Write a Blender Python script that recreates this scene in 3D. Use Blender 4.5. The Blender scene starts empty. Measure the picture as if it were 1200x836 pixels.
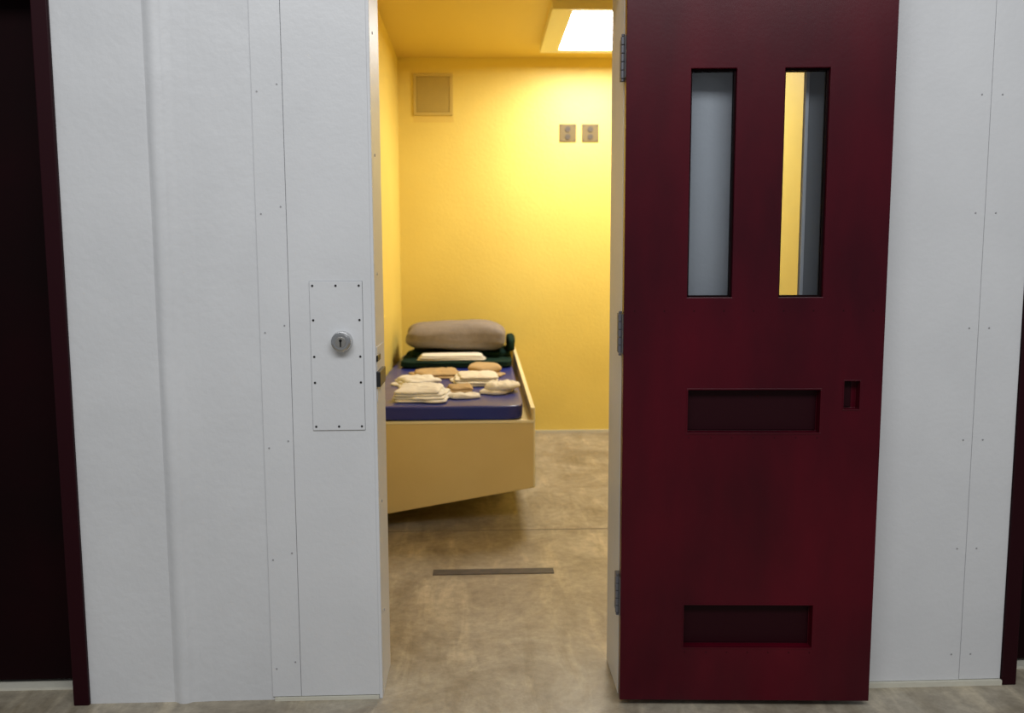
import bpy, bmesh, math, random
from mathutils import Matrix, Vector, noise
random.seed(4)
sc=bpy.context.scene
COL=sc.collection

# ---------------------------------------------------------------- materials
def mat(name, col, rough=.5, metal=0, col2=None, nscale=6, ndetail=6, bump=0, bscale=60, spec=.5, ramp=(.35,.7), emit=None, stretch=None, coat=0, bump2=0, b2scale=5):
    m=bpy.data.materials.new(name); m.use_nodes=True
    nt=m.node_tree; b=nt.nodes['Principled BSDF']
    b.inputs['Base Color'].default_value=(*col,1)
    b.inputs['Roughness'].default_value=rough
    b.inputs['Metallic'].default_value=metal
    b.inputs['Specular IOR Level'].default_value=spec
    b.inputs['Coat Weight'].default_value=coat
    tc=nt.nodes.new('ShaderNodeTexCoord'); vec=tc.outputs['Object']
    if stretch:
        mp=nt.nodes.new('ShaderNodeMapping'); mp.inputs['Scale'].default_value=stretch
        nt.links.new(vec,mp.inputs['Vector']); vec2=mp.outputs['Vector']
    else: vec2=vec
    if col2:
        n=nt.nodes.new('ShaderNodeTexNoise'); n.inputs['Scale'].default_value=nscale; n.inputs['Detail'].default_value=ndetail
        n.inputs['Roughness'].default_value=.55
        r=nt.nodes.new('ShaderNodeValToRGB')
        r.color_ramp.elements[0].position=ramp[0]; r.color_ramp.elements[1].position=ramp[1]
        r.color_ramp.elements[0].color=(*col,1); r.color_ramp.elements[1].color=(*col2,1)
        nt.links.new(vec2,n.inputs['Vector']); nt.links.new(n.outputs['Fac'],r.inputs['Fac'])
        nt.links.new(r.outputs['Color'],b.inputs['Base Color'])
    last=None
    for s,st in ((bscale,bump),(b2scale,bump2)):
        if st:
            n=nt.nodes.new('ShaderNodeTexNoise'); n.inputs['Scale'].default_value=s; n.inputs['Detail'].default_value=4
            bp=nt.nodes.new('ShaderNodeBump'); bp.inputs['Strength'].default_value=st; bp.inputs['Distance'].default_value=.01
            nt.links.new(vec,n.inputs['Vector']); nt.links.new(n.outputs['Fac'],bp.inputs['Height'])
            if last: nt.links.new(last,bp.inputs['Normal'])
            last=bp.outputs['Normal']
    if last: nt.links.new(last,b.inputs['Normal'])
    if emit:
        b.inputs['Emission Color'].default_value=(*emit[0],1); b.inputs['Emission Strength'].default_value=emit[1]
    return m

WHITE=mat('white_painted_steel',(.64,.65,.66),.42,col2=(.70,.71,.72),nscale=2.5,bump=.12,bscale=45,bump2=.4,b2scale=4,spec=.45)
WHITE2=mat('white_panel_paint',(.65,.66,.67),.42,col2=(.70,.71,.72),nscale=3,bump=.08,bscale=70,bump2=.2,b2scale=3,spec=.45)
GAP=mat('seam_shadow_gray',(.25,.26,.27),.8)
CREAM=mat('cream_caulk',(.62,.60,.50),.7,bump=.2)
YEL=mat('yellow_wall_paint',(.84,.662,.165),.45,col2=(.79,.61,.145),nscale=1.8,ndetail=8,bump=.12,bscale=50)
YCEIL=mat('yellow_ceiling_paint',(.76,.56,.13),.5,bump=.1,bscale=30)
BEDM=mat('yellow_bed_paint',(.70,.54,.23),.42,col2=(.65,.49,.195),nscale=2,bump=.03)
BEDE=mat('bed_rim_paint',(.84,.74,.44),.4)
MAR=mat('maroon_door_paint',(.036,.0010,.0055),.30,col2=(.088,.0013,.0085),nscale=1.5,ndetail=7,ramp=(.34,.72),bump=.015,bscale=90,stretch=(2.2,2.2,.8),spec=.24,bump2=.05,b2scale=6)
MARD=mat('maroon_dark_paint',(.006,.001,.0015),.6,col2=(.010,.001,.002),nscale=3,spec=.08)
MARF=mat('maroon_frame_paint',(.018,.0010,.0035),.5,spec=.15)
FRAMEG=mat('window_frame_shade_gray',(.24,.245,.25),.45,spec=.4)  # darkened gray: shading in the gap behind the door, put into the colour
CHROME=mat('brushed_steel',(.62,.62,.62),.25,1)
STEELD=mat('dull_steel',(.35,.34,.32),.45,.8)
HINGE=mat('painted_hinge_steel',(.16,.16,.18),.5,.3)
BLACK=mat('black_hardware',(.012,.012,.012),.4)
SCREW=mat('screw_zinc',(.36,.36,.37),.5,.3)
VENT=mat('vent_tan_paint',(.56,.42,.11),.6)
VENTD=mat('vent_recess',(.42,.31,.08),.8)
OUTP=mat('outlet_plate_bronze',(.16,.115,.042),.5,.0,spec=.3)
OUTS=mat('outlet_socket_brown',(.07,.05,.025),.5)
LAMPF=mat('lamp_frame_cream',(.85,.78,.5),.5)
LAMP=mat('lamp_diffuser',(1,1,1),.5,emit=((1,.97,.94),31))
BLUE=mat('blue_vinyl',(.017,.029,.22),.30,bump=.15,bscale=9,bump2=.6,b2scale=5,spec=.45)
PILL=mat('pillow_ticking',(.27,.235,.205),.9,col2=(.235,.20,.175),nscale=30,bump=.3,bscale=60,spec=.1)
GREEN=mat('green_wool_blanket',(.012,.030,.022),.95,bump=.4,bscale=80,spec=.05)
LINEN=mat('white_linen',(.80,.77,.69),.9,bump=.2,bscale=40,spec=.1)
LINEN2=mat('cream_terry',(.77,.72,.60),.95,bump=.3,bscale=90,spec=.1)
TAN=mat('tan_knit',(.50,.36,.19),.95,bump=.3,bscale=70,spec=.1)
STRIP=mat('rusty_floor_strip',(.04,.032,.02),.6,col2=(.085,.062,.04),nscale=20)
JOINT=mat('floor_joint',(.19,.165,.12),.9)

def concrete():
    m=bpy.data.materials.new('sealed_concrete'); m.use_nodes=True; nt=m.node_tree; b=nt.nodes['Principled BSDF']
    tc=nt.nodes.new('ShaderNodeTexCoord'); L=nt.links.new
    def N(s,d,r=.6,dist=0,src=None):
        n=nt.nodes.new('ShaderNodeTexNoise'); n.inputs['Scale'].default_value=s; n.inputs['Detail'].default_value=d; n.inputs['Roughness'].default_value=r; n.inputs['Distortion'].default_value=dist
        L(src or tc.outputs['Object'],n.inputs['Vector']); return n.outputs['Fac']
    def Rp(f,p0,c0,p1,c1):
        r=nt.nodes.new('ShaderNodeValToRGB'); e=r.color_ramp.elements
        e[0].position=p0;e[0].color=(*c0,1);e[1].position=p1;e[1].color=(*c1,1); L(f,r.inputs['Fac']); return r.outputs['Color']
    def Mu(a,b_):
        mx=nt.nodes.new('ShaderNodeMix'); mx.data_type='RGBA'; mx.blend_type='MULTIPLY'; mx.inputs['Factor'].default_value=1
        L(a,mx.inputs[6]);L(b_,mx.inputs[7]); return mx.outputs[2]
    mp=nt.nodes.new('ShaderNodeMapping'); mp.inputs['Rotation'].default_value=(0,0,.5); mp.inputs['Scale'].default_value=(3.5,.7,1); L(tc.outputs['Object'],mp.inputs['Vector'])
    mp2=nt.nodes.new('ShaderNodeMapping'); mp2.inputs['Rotation'].default_value=(0,0,-.35); mp2.inputs['Scale'].default_value=(5,.8,1); L(tc.outputs['Object'],mp2.inputs['Vector'])
    base=Rp(N(2.4,11,.70,.8),.36,(.245,.205,.145),.64,(.43,.38,.29))
    fine=N(24,9,.75)
    c=Mu(base,Rp(fine,.32,(.74,.74,.74),.68,(1.18,1.18,1.18)))
    c=Mu(c,Rp(N(2.6,8,.65,.5,mp.outputs['Vector']),.52,(1,1,1),.68,(1.42,1.41,1.36)))
    c=Mu(c,Rp(N(1.9,8,.65,.4,mp2.outputs['Vector']),.54,(1,1,1),.72,(.72,.69,.63)))
    L(c,b.inputs['Base Color'])
    b.inputs['Roughness'].default_value=.40; b.inputs['Specular IOR Level'].default_value=.4
    bp=nt.nodes.new('ShaderNodeBump'); bp.inputs['Strength'].default_value=.12; bp.inputs['Distance'].default_value=.01
    L(fine,bp.inputs['Height']);L(bp.outputs['Normal'],b.inputs['Normal'])
    return m
CONC=concrete()

def glassmat():
    m=bpy.data.materials.new('door_glass'); m.use_nodes=True; nt=m.node_tree
    out=nt.nodes['Material Output']; nt.nodes.remove(nt.nodes['Principled BSDF'])
    t=nt.nodes.new('ShaderNodeBsdfTransparent'); t.inputs['Color'].default_value=(.86,.88,.90,1)
    g=nt.nodes.new('ShaderNodeBsdfGlossy'); g.inputs['Roughness'].default_value=.02; g.inputs['Color'].default_value=(.9,.92,.95,1)
    f=nt.nodes.new('ShaderNodeFresnel'); f.inputs['IOR'].default_value=1.45
    mx=nt.nodes.new('ShaderNodeMixShader')
    nt.links.new(f.outputs[0],mx.inputs[0]);nt.links.new(t.outputs[0],mx.inputs[1]);nt.links.new(g.outputs[0],mx.inputs[2]);nt.links.new(mx.outputs[0],out.inputs[0])
    return m
GLASS=glassmat()

# ---------------------------------------------------------------- helpers
def finish(name,bm,m,parent=None,smooth=False,bevel=0,segs=2,loc=None,rot=None,subs=0):
    bmesh.ops.recalc_face_normals(bm,faces=bm.faces)
    me=bpy.data.meshes.new(name); bm.to_mesh(me); bm.free()
    for mm in (m if isinstance(m,(list,tuple)) else [m]): me.materials.append(mm)
    o=bpy.data.objects.new(name,me); COL.objects.link(o)
    if parent: o.parent=parent
    if loc: o.location=loc
    if rot: o.rotation_euler=rot
    if smooth:
        for p in me.polygons: p.use_smooth=True
    if bevel:
        b=o.modifiers.new('b','BEVEL'); b.width=bevel; b.segments=segs; b.limit_method='ANGLE'; b.angle_limit=math.radians(40)
    if subs:
        s=o.modifiers.new('s','SUBSURF'); s.levels=subs; s.render_levels=subs
    return o
def addbox(bm,a,b,mi=0):
    r=bmesh.ops.create_cube(bm,size=1)
    for v in r['verts']:
        v.co=Vector([(a[i]+b[i])/2+v.co[i]*(b[i]-a[i]) for i in range(3)])
    for f in {f for v in r['verts'] for f in v.link_faces}: f.material_index=mi
def box(name,a,b,m,parent=None,bevel=0):
    bm=bmesh.new(); addbox(bm,a,b); return finish(name,bm,m,parent,bevel=bevel)
def addcyl(bm,c,r,d,axis='Y',seg=24,r2=None,mi=0):
    M={'Z':Matrix(),'Y':Matrix.Rotation(math.pi/2,4,'X'),'X':Matrix.Rotation(math.pi/2,4,'Y')}[axis]
    q=bmesh.ops.create_cone(bm,cap_ends=True,segments=seg,radius1=r,radius2=r if r2 is None else r2,depth=d,matrix=Matrix.Translation(c)@M)
    for f in {f for v in q['verts'] for f in v.link_faces}: f.material_index=mi
def empty(name,loc=(0,0,0),rot=(0,0,0)):
    e=bpy.data.objects.new(name,None); COL.objects.link(e); e.location=loc; e.rotation_euler=rot; e.empty_display_size=.1
    return e
def slab(name,xc,zc,depth,m,parent=None,bevel=0,**k):
    bm=bmesh.new(); nx=len(xc)-1; nz=len(zc)-1
    cell=[[depth((xc[i]+xc[i+1])/2,(zc[j]+zc[j+1])/2) for j in range(nz)] for i in range(nx)]
    def q(*p): bm.faces.new([bm.verts.new(c) for c in p])
    def get(i,j): return cell[i][j] if 0<=i<nx and 0<=j<nz else None
    for i in range(nx):
        for j in range(nz):
            c=cell[i][j]
            if c:
                for y in c: q((xc[i],y,zc[j]),(xc[i+1],y,zc[j]),(xc[i+1],y,zc[j+1]),(xc[i],y,zc[j+1]))
    def side(a,b,p,r):
        segs=[]
        if a and b:
            for k_ in (0,1):
                if abs(a[k_]-b[k_])>1e-6: segs.append((a[k_],b[k_]))
        elif a or b: segs.append(a or b)
        for y0,y1 in segs: q((p[0],y0,p[1]),(r[0],y0,r[1]),(r[0],y1,r[1]),(p[0],y1,p[1]))
    for i in range(nx+1):
        for j in range(nz): side(get(i-1,j),get(i,j),(xc[i],zc[j]),(xc[i],zc[j+1]))
    for i in range(nx):
        for j in range(nz+1): side(get(i,j-1),get(i,j),(xc[i],zc[j]),(xc[i+1],zc[j]))
    bmesh.ops.remove_doubles(bm,verts=bm.verts,dist=1e-5)
    return finish(name,bm,m,parent,bevel=bevel,**k)
def inr(v,a,b): return a<v<b

# ---------------------------------------------------------------- room shell
YB=4.012; ZC=2.80; T=.20; XL=-.59; XR=1.75
box('floor',(-4,-6,-.1),(4.5,YB+.2,0),CONC)
xc=[-4,-2.2,-1.165,-.305,.415,.775,1.01,1.60,2.6,4.5]; zc=[0,1.15,1.88,2.12,3.6]
def fw(x,z):
    if z<2.12 and (inr(x,-2.2,-1.165) or inr(x,-.305,.415) or inr(x,1.60,2.6)): return None
    if inr(x,.775,1.01) and inr(z,1.15,1.88): return None
    return (0,T)
slab('wall_front',xc,zc,fw,WHITE)
xc2=[XL,-.305,.415,.775,1.01,XR]
def fi(x,z):
    if z<2.12 and inr(x,-.305,.415): return None
    if inr(x,.775,1.01) and inr(z,1.15,1.88): return None
    return (T,T+.012)
slab('wall_front_lining',xc2,[0,1.15,1.88,2.12,ZC],fi,YEL)
box('wall_left',(XL-.1,T,0),(XL,YB,ZC),YEL)
box('wall_right',(XR,T,0),(XR+.1,YB,ZC),YEL)
box('wall_back',(XL-.1,YB,0),(XR+.1,YB+.1,ZC),YEL)
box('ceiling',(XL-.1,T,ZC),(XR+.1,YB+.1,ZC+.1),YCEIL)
box('baseboard_back',(XL,YB-.012,0),(XR,YB,.018),CREAM)
def panel(n,x0,x1,th=.004,z0=.012,z1=3.6):
    return box(n,(x0,-th,z0),(x1,0,z1),WHITE2,bevel=.0015)
panel('trim_1',-.627,-.5425,.006)
panel('trim_2',-.5415,-.3065,.006)
slab('trim_3',[.437,.765,1.02,1.4670],[.018,1.14,1.89,3.6],lambda x,z: None if inr(x,.765,1.02) and inr(z,1.14,1.89) else (-.004,0),WHITE2)
panel('trim_4',1.4690,1.598,.004,.018)
# lapped sheet-metal fold on the left sheet
bm=bmesh.new()
prof=[(-.918,0),(-.908,-.005),(-.900,-.011),(-.888,-.013),(-.877,-.012),(-.868,-.008),(-.863,-.0035),(-.84,-.002),(-.80,0)]
nz=70; rows=[]
for j in range(nz+1):
    z=.0+j*3.5/nz; w=.004*noise.noise(Vector((0,0,z*1.6)))
    rows.append([bm.verts.new((x+w*1.2+.002*noise.noise(Vector((k*.2,0,z*7))),y*(1+.3*noise.noise(Vector((k*.3,4,z*5)))),z)) for k,(x,y) in enumerate(prof)])
for j in range(nz):
    for k in range(len(prof)-1): bm.faces.new((rows[j][k],rows[j][k+1],rows[j+1][k+1],rows[j+1][k]))
finish('trim_5',bm,WHITE,smooth=True)
box('baseboard_front',(.44,-.012,0),(1.60,0,.016),CREAM)
box('baseboard_front.001',(-.62,-.010,0),(-.31,0,.010),CREAM)
fr=empty('trim_7')
box('jamb_left',(-.309,-.008,0),(-.299,T+.014,2.12),WHITE2,fr,.002)
box('jamb_right',(.409,-.010,0),(.424,T+.014,2.12),WHITE2,fr,.002)
box('jamb_head',(-.305,-.008,2.11),(.415,T+.014,2.12),WHITE2,fr)
bm=bmesh.new()
for x,n,off in ((-.612,7,0),(-.5565,7,.02),(1.44,7,0),(1.50,7,.0)):
    for k in range(n): addcyl(bm,(x,-.0065 if x<0 else -.0045,.1+off+k*.335),.0024,.002,seg=10)
for k in range(6): addcyl(bm,(-.2985,.06,.25+.34*k),.004,.003,'X',seg=10)
finish('wall_screws',bm,SCREW)

# narrow cell window behind the door leaf
w=empty('window_1')
slab('face_plate',[.765,.783,.926,1.02],[1.14,1.186,1.844,1.89],lambda x,z: None if inr(x,.783,.926) and inr(z,1.186,1.844) else (-.006,.004),FRAMEG,w)  # dark plate colour carries the shade seen through the right door pane
bm=bmesh.new()
for a,b in (((.926,-.014,1.172),(.936,-.005,1.858)),((.773,-.014,1.172),(.783,-.005,1.858)),((.783,-.014,1.172),(.926,-.005,1.186)),((.783,-.014,1.844),(.926,-.005,1.858))): addbox(bm,a,b)
finish('outer_bead',bm,WHITE2,w,bevel=.002)

def ndoor(name,x0,x1):
    e=empty(name)
    bm=bmesh.new()
    addbox(bm,(x0,-.012,0),(x0+.045,T,2.12))
    addbox(bm,(x1-.045,-.012,0),(x1,T,2.12))
    addbox(bm,(x0,-.012,2.075),(x1,T,2.12))
    finish('frame',bm,MARF,e,bevel=.003)
    a=x0+.05; b=x1-.05
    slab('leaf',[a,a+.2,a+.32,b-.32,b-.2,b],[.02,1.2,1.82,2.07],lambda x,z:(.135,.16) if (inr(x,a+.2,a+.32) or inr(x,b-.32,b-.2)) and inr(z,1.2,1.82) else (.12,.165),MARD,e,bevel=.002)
    box('sill',(x0+.045,.09,0),(x1-.045,.19,.008),CREAM,e)
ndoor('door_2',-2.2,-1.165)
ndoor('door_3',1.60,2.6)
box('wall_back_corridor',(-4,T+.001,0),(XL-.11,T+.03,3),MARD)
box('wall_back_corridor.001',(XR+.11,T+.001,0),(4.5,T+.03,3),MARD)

# ---------------------------------------------------------------- main door
ang=-math.atan2(.040,.727)
d=empty('door_1',(.403,-.084,0),(0,0,ang))
W=.728; TH=.044
xs=sorted([0,.176,.300,.430,.552,.1835,.5555,.621,.665,W]); zs=sorted([.02,.183,.311,.819,.942,.886,.967,1.203,1.8235,2.11])
def dd(x,z):
    if inr(z,1.203,1.8235) and (inr(x,.176,.300) or inr(x,.430,.552)): return None
    if inr(x,.1835,.5555) and (inr(z,.183,.311) or inr(z,.819,.942)): return (.030,TH)
    if inr(x,.621,.665) and inr(z,.886,.967): return (.028,TH)
    return (0,TH)
slab('leaf',xs,zs,dd,MAR,d,bevel=.0015)
bm=bmesh.new()
def rim(x0,x1,z0,z1,w=.006,p=.003):
    addbox(bm,(x0-w,-p,z0-w),(x1+w,.004,z0)); addbox(bm,(x0-w,-p,z1),(x1+w,.004,z1+w))
    addbox(bm,(x0-w,-p,z0),(x0,.004,z1)); addbox(bm,(x1,-p,z0),(x1+w,.004,z1))
rim(.1835,.5555,.819,.942,.004,.0015); rim(.1835,.5555,.183,.311,.004,.0015); rim(.621,.665,.886,.967,.003,.0015)
finish('recess_rims',bm,MAR,d,bevel=.0006)
bm=bmesh.new()
addbox(bm,(.1865,.026,.822),(.5525,.031,.939)); addbox(bm,(.1865,.026,.186),(.5525,.031,.308)); addbox(bm,(.624,.024,.889),(.650,.029,.964))
finish('pass_flaps',bm,MARF,d,bevel=.002)
bm=bmesh.new()
for x0,x1 in ((.176,.300),(.430,.552)):
    for y0,y1 in ((.012,.018),(.026,.032)):
        addbox(bm,(x0,y0,1.203),(x0+.005,y1,1.8235)); addbox(bm,(x1-.005,y0,1.203),(x1,y1,1.8235))
        addbox(bm,(x0,y0,1.203),(x1,y1,1.208)); addbox(bm,(x0,y0,1.8185),(x1,y1,1.8235))
finish('glazing_beads',bm,MARD,d)
box('pane_1',(.177,.019,1.204),(.299,.025,1.8225),GLASS,d)
box('pane_2',(.431,.019,1.204),(.551,.025,1.8225),GLASS,d)
bm=bmesh.new()
for z in (.33,1.10,1.86):
    for k in range(5):
        addcyl(bm,(-.006,.034,z-.045+k*.0225),.0065,.0205,'Z',seg=16)
    addcyl(bm,(-.006,.034,z+.060),.0045,.006,'Z',seg=12); addcyl(bm,(-.006,.034,z-.060),.0045,.006,'Z',seg=12)
    addbox(bm,(-.002,.008,z-.056),(0,.040,z+.056)); addbox(bm,(-.010,.034,z-.056),(.006,.078,z+.056))
finish('hinges',bm,HINGE,d,bevel=.0008)
bm=bmesh.new()
for k in range(9): addcyl(bm,(.03+.083*k,-.0008,1.165),.0018,.001,seg=8)
for x in (.188,.25,.31,.37,.43,.49,.55):
    addcyl(bm,(x,-.0008,.805),.0018,.001,seg=8); addcyl(bm,(x,-.0008,.168),.0018,.001,seg=8)
finish('rivets',bm,MARF,d)
box('latch_plate',(W,.008,.98),(W+.002,.036,1.10),CHROME,d)

# ---------------------------------------------------------------- lock plate
lk=empty('lock_plate')
box('plate',(-.483,-.010,.821),(-.334,-.006,1.250),WHITE2,lk,.001)
box('plate_shadow_gap',(-.4840,-.0065,.8200),(-.3330,-.0058,1.2510),GAP,lk)
bm=bmesh.new()
for z in (.832,.96,1.035,1.14,1.238):
    for x in (-.474,-.343): addcyl(bm,(x,-.0105,z),.0032,.002,seg=12)
for z in (.832,1.238): addcyl(bm,(-.4085,-.0105,z),.0032,.002,seg=12)
finish('plate_screws',bm,BLACK,lk)
k=empty('lock_cylinder')
bm=bmesh.new()
addcyl(bm,(-.3935,-.015,1.079),.031,.011,seg=48,r2=.028)
addcyl(bm,(-.3935,-.027,1.079),.0285,.016,seg=48,r2=.0285)
addcyl(bm,(-.3935,-.037,1.079),.0285,.005,seg=48,r2=.022)
finish('collar',bm,CHROME,k,bevel=.0015)
bm=bmesh.new(); addcyl(bm,(-.3935,-.0405,1.079),.015,.003,seg=32); finish('plug',bm,STEELD,k,bevel=.0006)
bm=bmesh.new(); addcyl(bm,(-.3935,-.0423,1.084),.0042,.001,seg=16); addbox(bm,(-.3957,-.0428,1.066),(-.3913,-.0418,1.084)); finish('keyhole',bm,BLACK,k)

st=empty('door_strike')
bm=bmesh.new()
addbox(bm,(-.299,-.006,.945),(-.287,.13,.990)); addbox(bm,(-.299,.0,1.018),(-.294,.07,1.036))
finish('bolt_box',bm,BLACK,st,bevel=.002)
box('strike_plate',(-.2995,.005,.90),(-.297,.17,1.06),WHITE2,st,.001)

# ---------------------------------------------------------------- cell interior
cl=empty('ceiling_light')
x0,x1,y0,y1=.43,1.28,2.60,3.62; zb=ZC-.055
ix0,ix1,iy0,iy1=.555,1.155,2.665,3.575
bm=bmesh.new()
def ring(o,i,z0,z1):
    a=[bm.verts.new((x,y,z0)) for x,y in ((o[0],o[2]),(o[1],o[2]),(o[1],o[3]),(o[0],o[3]))]
    b=[bm.verts.new((x,y,z1)) for x,y in ((i[0],i[2]),(i[1],i[2]),(i[1],i[3]),(i[0],i[3]))]
    for n in range(4): bm.faces.new((a[n],a[(n+1)%4],b[(n+1)%4],b[n]))
ring((x0,x1,y0,y1),(x0,x1,y0,y1),ZC,zb); ring((x0,x1,y0,y1),(ix0,ix1,iy0,iy1),zb,zb+.008); ring((ix0,ix1,iy0,iy1),(ix0,ix1,iy0,iy1),zb+.008,zb+.018)
bmesh.ops.remove_doubles(bm,verts=bm.verts,dist=1e-5)
finish('housing',bm,LAMPF,cl)
bm=bmesh.new(); vs=[bm.verts.new(p) for p in ((ix0,iy0,zb+.015),(ix0,iy1,zb+.015),(ix1,iy1,zb+.015),(ix1,iy0,zb+.015))]; bm.faces.new(vs)
me=bpy.data.meshes.new('diffuser'); bm.to_mesh(me); bm.free(); me.materials.append(LAMP)
o=bpy.data.objects.new('diffuser',me); COL.objects.link(o); o.parent=cl

v=empty('wall_vent')
bm=bmesh.new()
vx0,vx1,vz0,vz1=-.474,-.186,2.385,2.685
f=.022
addbox(bm,(vx0,YB-.012,vz0),(vx0+f,YB,vz1)); addbox(bm,(vx1-f,YB-.012,vz0),(vx1,YB,vz1))
addbox(bm,(vx0+f,YB-.012,vz0),(vx1-f,YB,vz0+f)); addbox(bm,(vx0+f,YB-.012,vz1-f),(vx1-f,YB,vz1))
for i in range(1,16):
    x=vx0+f+i*(vx1-vx0-2*f)/16; addbox(bm,(x-.004,YB-.010,vz0+f),(x+.004,YB-.004,vz1-f))
for i in range(1,16):
    z=vz0+f+i*(vz1-vz0-2*f)/16; addbox(bm,(vx0+f,YB-.009,z-.004),(vx1-f,YB-.005,z+.004))
finish('grille',bm,VENT,v)
box('duct',(vx0+f,YB-.003,vz0+f),(vx1-f,YB-.0005,vz1-f),VENTD,v)
box('vent_smear',(vx0-.005,YB-.001,vz0-.05),(vx1+.005,YB,vz0-.004),YCEIL,v)  # thin sheet drawn as the yellowish smear below the vent
for ox in (.602,.770):
    e=empty('wall_outlet')
    box('plate',(ox,YB-.008,2.195),(ox+.125,YB,2.325),OUTP,e,.003)
    bm=bmesh.new()
    for zz in (2.232,2.288):
        addcyl(bm,(ox+.0625,YB-.010,zz),.021,.006,seg=20)
    for sx in (.012,.113):
        for zz in (2.207,2.313): addcyl(bm,(ox+sx,YB-.009,zz),.005,.003,seg=10)
    finish('sockets',bm,OUTS,e)
    bm=bmesh.new()
    for zz in (2.232,2.288):
        for q in (-.008,.006): addbox(bm,(ox+.0625+q,YB-.0145,zz-.006),(ox+.0625+q+.003,YB-.0125,zz+.007))
    finish('slots',bm,BLACK,e)
box('floor_strip',(-.205,1.005,0),(.305,1.065,.003),STRIP)
box('floor_joint',(XL,1.597,0),(XR,1.604,.001),JOINT)

# ---------------------------------------------------------------- bed
bed=empty('prison_bunk')
BY0,BY1=1.60,YB-.005
bx0,bx1=XL+.002,.262
bm=bmesh.new()
pr=[(bx0,.066),(bx1,.211),(bx1,.545),(bx0,.540)]
A=[bm.verts.new((x,BY0,z)) for x,z in pr]; B=[bm.verts.new((x,BY1,z)) for x,z in pr]
for n in range(4): bm.faces.new((A[n],A[(n+1)%4],B[(n+1)%4],B[n]))
bm.faces.new(A); bm.faces.new(B)
finish('bed_box',bm,BEDM,bed,bevel=.006,segs=3)
def prism(name,xa,xb,za0,za1,zb0,zb1,m,bev=.002,ya=BY0,yb=BY1):
    bm=bmesh.new()
    A=[bm.verts.new(c) for c in ((xa,ya,za0),(xb,ya,za0),(xb,ya,za1),(xa,ya,za1))]
    B=[bm.verts.new(c) for c in ((xa,yb,zb0),(xb,yb,zb0),(xb,yb,zb1),(xa,yb,zb1))]
    for n in range(4): bm.faces.new((A[n],A[(n+1)%4],B[(n+1)%4],B[n]))
    bm.faces.new(A); bm.faces.new(B)
    return finish(name,bm,m,bed,bevel=bev)
prism('side_rail',bx1-.016,bx1-.001,.540,.600,.540,.672,BEDM)
prism('side_rail_cap',bx1-.019,bx1+.001,.600,.606,.672,.678,BEDE,.001)
box('front_lip',(bx0,BY0-.004,.532),(bx1,BY0+.010,.546),BEDE,bed,.002)
box('corner_edge',(bx1-.006,BY0-.003,.215),(bx1+.002,BY0+.004,.606),BEDE,bed,.001)

def softbox(bm,c,s,e=.35,rot=0,nz=.0,ns=6,cuts=10,seed=0,pinch=0,mi=0,sag=0):
    t=bmesh.new(); bmesh.ops.create_cube(t,size=2)
    bmesh.ops.subdivide_edges(t,edges=t.edges,cuts=cuts,use_grid_fill=True)
    M=Matrix.Translation(c)@Matrix.Rotation(rot,4,'Z')
    vm={}
    for v in t.verts:
        p=v.co.copy(); n=2/e
        L=(abs(p.x)**n+abs(p.y)**n+abs(p.z)**n)**(1/n)
        p=p/L
        if pinch:
            k=(1-abs(p.x)**7*.93)*(1-abs(p.y)**6*.85); p.z*=max(.15,k**.5)
            qx,qy=p.x,p.y
            p.x*=1-pinch*(1-qy*qy)*.5; p.y*=1-pinch*(1-qx*qx)*.5
            p.z-=sag*abs(qx)**4
        p=Vector((p.x*s[0]/2,p.y*s[1]/2,p.z*s[2]/2))
        if nz:
            q=Vector((p.x+seed*7.3,p.y+seed*3.1,p.z*1.5))*ns
            p+=Vector((noise.noise(q),noise.noise(q+Vector((9,0,0))),noise.noise(q+Vector((0,9,0)))*.8))*nz
        vm[v]=bm.verts.new(M@p)
    for f in t.faces:
        nf=bm.faces.new([vm[v] for v in f.verts]); nf.material_index=mi
    t.free()

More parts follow.
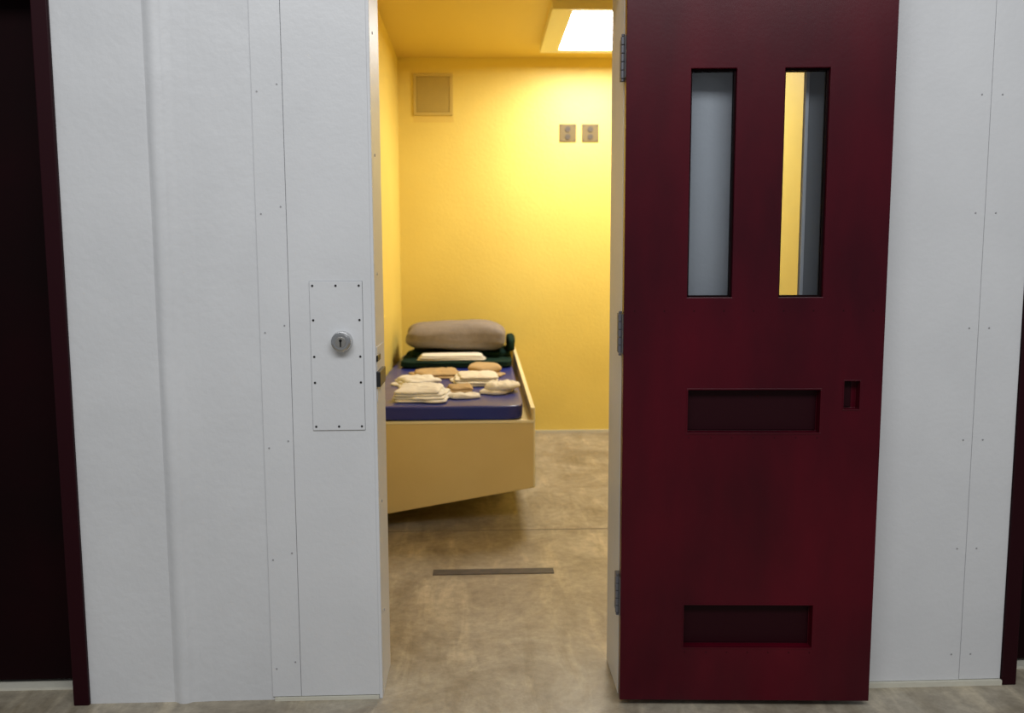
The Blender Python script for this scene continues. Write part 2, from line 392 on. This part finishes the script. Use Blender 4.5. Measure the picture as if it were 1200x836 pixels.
def cloth(bm,cx,cy,z0,sx,sy,h,rot=0,seed=0,layers=2,irr=.10,fold=.012,fa=0.6,jit=1,n=14):
    nA,nR=88,14; lh=h/layers
    for l in range(layers):
        sh=1-.05*l; ox=jit*.03*noise.noise(Vector((seed*1.7,l*3.3+.5,1.5))); oy=jit*.03*noise.noise(Vector((seed*1.7,l*3.3+.5,7.5)))
        zb=z0+l*lh
        M=Matrix.Translation((cx+ox,cy+oy,0))@Matrix.Rotation(rot+jit*.35*noise.noise(Vector((seed*1.3,l+.4,3.3))),4,'Z')
        def rad(a):
            c,s=abs(math.cos(a)),abs(math.sin(a))
            r=1/((c**n+s**n)**(1/n))
            return r*sh*(1+irr*noise.noise(Vector((math.cos(a)*1.5+seed*5,math.sin(a)*1.5,l*2.0)))+.05*noise.noise(Vector((math.cos(a)*5,math.sin(a)*5,seed))))
        last=l==layers-1
        def ztop(x,y,t):
            u=x*math.cos(fa)+y*math.sin(fa); v_=-x*math.sin(fa)+y*math.cos(fa)
            fo=abs(noise.noise(Vector((u*22,v_*6,seed*2.1))))+.5*abs(noise.noise(Vector((u*45,v_*18,seed*4.1))))
            return zb+lh*(.35+.65*(max(0,1-t**8))**.6) + (fold*fo*(1-t**8) if last else .25*fold*fo*(1-t**8))
        ct=bm.verts.new(M@Vector((0,0,ztop(0,0,0))))
        prev=None
        for k in range(1,nR+1):
            t=(k/nR)**.7; row=[]
            for i in range(nA):
                a=2*math.pi*i/nA; r=rad(a); x=math.cos(a)*r*t*sx/2; y=math.sin(a)*r*t*sy/2
                row.append(bm.verts.new(M@Vector((x,y,ztop(x,y,t)))))
            if prev is None:
                for i in range(nA): bm.faces.new((ct,row[i],row[(i+1)%nA]))
            else:
                for i in range(nA): bm.faces.new((prev[i],row[i],row[(i+1)%nA],prev[(i+1)%nA]))
            prev=row
        row=[]
        for i in range(nA):
            a=2*math.pi*i/nA; r=rad(a)*.97; row.append(bm.verts.new(M@Vector((math.cos(a)*r*sx/2,math.sin(a)*r*sy/2,zb))))
        for i in range(nA): bm.faces.new((prev[i],row[i],row[(i+1)%nA],prev[(i+1)%nA]))
        bm.faces.new(row)

bm=bmesh.new()
softbox(bm,(-.183,2.79,.583),(.79,2.39,.074),e=.12,nz=.005,ns=5,cuts=34)
finish('vinyl_mattress',bm,BLUE,smooth=True)
mt=.6225
bm=bmesh.new()
softbox(bm,(-.155,3.46,mt+.022),(.74,.82,.042),e=.2,nz=.009,ns=7,cuts=18,seed=1)
softbox(bm,(-.13,3.60,mt+.062),(.68,.54,.036),e=.2,nz=.010,ns=7,cuts=16,seed=2)
finish('folded_blanket',bm,GREEN,smooth=True)
bm=bmesh.new()
softbox(bm,(.215,3.52,mt+.125),(.055,.42,.10),e=.5,nz=.012,ns=7,cuts=12,seed=3)
finish('rolled_blanket',bm,GREEN,smooth=True)
bm=bmesh.new()
cloth(bm,-.19,3.19,mt+.046,.45,.22,.034,rot=.02,seed=4,layers=3,irr=.03,fold=.004,jit=.4)
finish('folded_sheet',bm,LINEN,smooth=True)
bm=bmesh.new()
softbox(bm,(-.165,3.50,mt+.182),(.69,.52,.185),e=.22,nz=.020,ns=5,cuts=28,seed=6,pinch=.05,rot=-.03,sag=.08)
finish('pillow',bm,PILL,smooth=True)
def G(name,m,items):
    bm=bmesh.new()
    for it in items: cloth(bm,**it)
    return finish(name,bm,m,smooth=True)
G('knit_shirt',TAN,[dict(cx=-.27,cy=2.68,z0=mt,sx=.27,sy=.32,h=.030,rot=.35,seed=1,layers=2,irr=.30,fold=.014,n=7)])
G('socks',LINEN,[dict(cx=-.36,cy=2.29,z0=mt,sx=.23,sy=.24,h=.040,rot=.35,seed=3,layers=3,irr=.3,fold=.020,n=6)])
G('folded_towel',LINEN2,[dict(cx=-.02,cy=2.38,z0=mt,sx=.26,sy=.34,h=.050,rot=.14,seed=7,layers=4,irr=.08,fold=.010,n=11)])
G('undershirt',LINEN,[dict(cx=-.30,cy=1.86,z0=mt,sx=.27,sy=.36,h=.050,rot=-.18,seed=9,layers=4,irr=.16,fold=.018,fa=1.2,n=9),dict(cx=-.075,cy=1.84,z0=mt,sx=.16,sy=.10,h=.016,rot=.30,seed=15,layers=1,irr=.35,fold=.014,n=5)])
G('boxer_shorts',TAN,[dict(cx=-.115,cy=2.06,z0=mt,sx=.13,sy=.18,h=.026,rot=.2,seed=12,layers=2,irr=.2,fold=.012,n=6)])
G('rolled_socks',LINEN2,[dict(cx=.095,cy=2.02,z0=mt,sx=.14,sy=.23,h=.044,rot=-.50,seed=14,layers=2,irr=.3,fold=.026,n=4)])
bm=bmesh.new()
softbox(bm,(.03,2.77,mt+.034),(.20,.22,.066),e=.8,nz=.016,ns=10,cuts=14,seed=31)
cloth(bm,.03,2.69,mt,.21,.20,.014,rot=.1,seed=32,layers=1,irr=.25,fold=.006,n=4)
finish('wool_hat',bm,TAN,smooth=True)

# ---------------------------------------------------------------- lights
def area(name,loc,rot,sx,sy,e,col):
    l=bpy.data.lights.new(name,'AREA'); l.shape='RECTANGLE'; l.size=sx; l.size_y=sy; l.energy=e; l.color=col
    o=bpy.data.objects.new(name,l); COL.objects.link(o); o.location=loc; o.rotation_euler=rot; return o
area('corridor_lamp',(.2,-3.0,3.6),(math.radians(38),0,0),4.2,1.0,104,(.97,.98,1))
wd=bpy.data.worlds.new('world'); sc.world=wd; wd.use_nodes=True
wd.node_tree.nodes['Background'].inputs[0].default_value=(.90,.94,1,1); wd.node_tree.nodes['Background'].inputs[1].default_value=.23
sc.view_settings.view_transform='Standard'

# ---------------------------------------------------------------- camera
cam=bpy.data.cameras.new('camera'); co=bpy.data.objects.new('camera',cam); COL.objects.link(co)
R=Matrix.Rotation(math.radians(-2.16),3,'Z')@Matrix.Rotation(math.radians(90-6.25),3,'X')@Matrix.Rotation(math.radians(-0.2),3,'Z')
co.matrix_world=Matrix.Translation((0,-2.458,1.3))@R.to_4x4()
cam.lens=30; cam.sensor_width=36; cam.clip_start=.05
cam.dof.use_dof=True; cam.dof.focus_distance=2.45; cam.dof.aperture_fstop=3.2
sc.camera=co
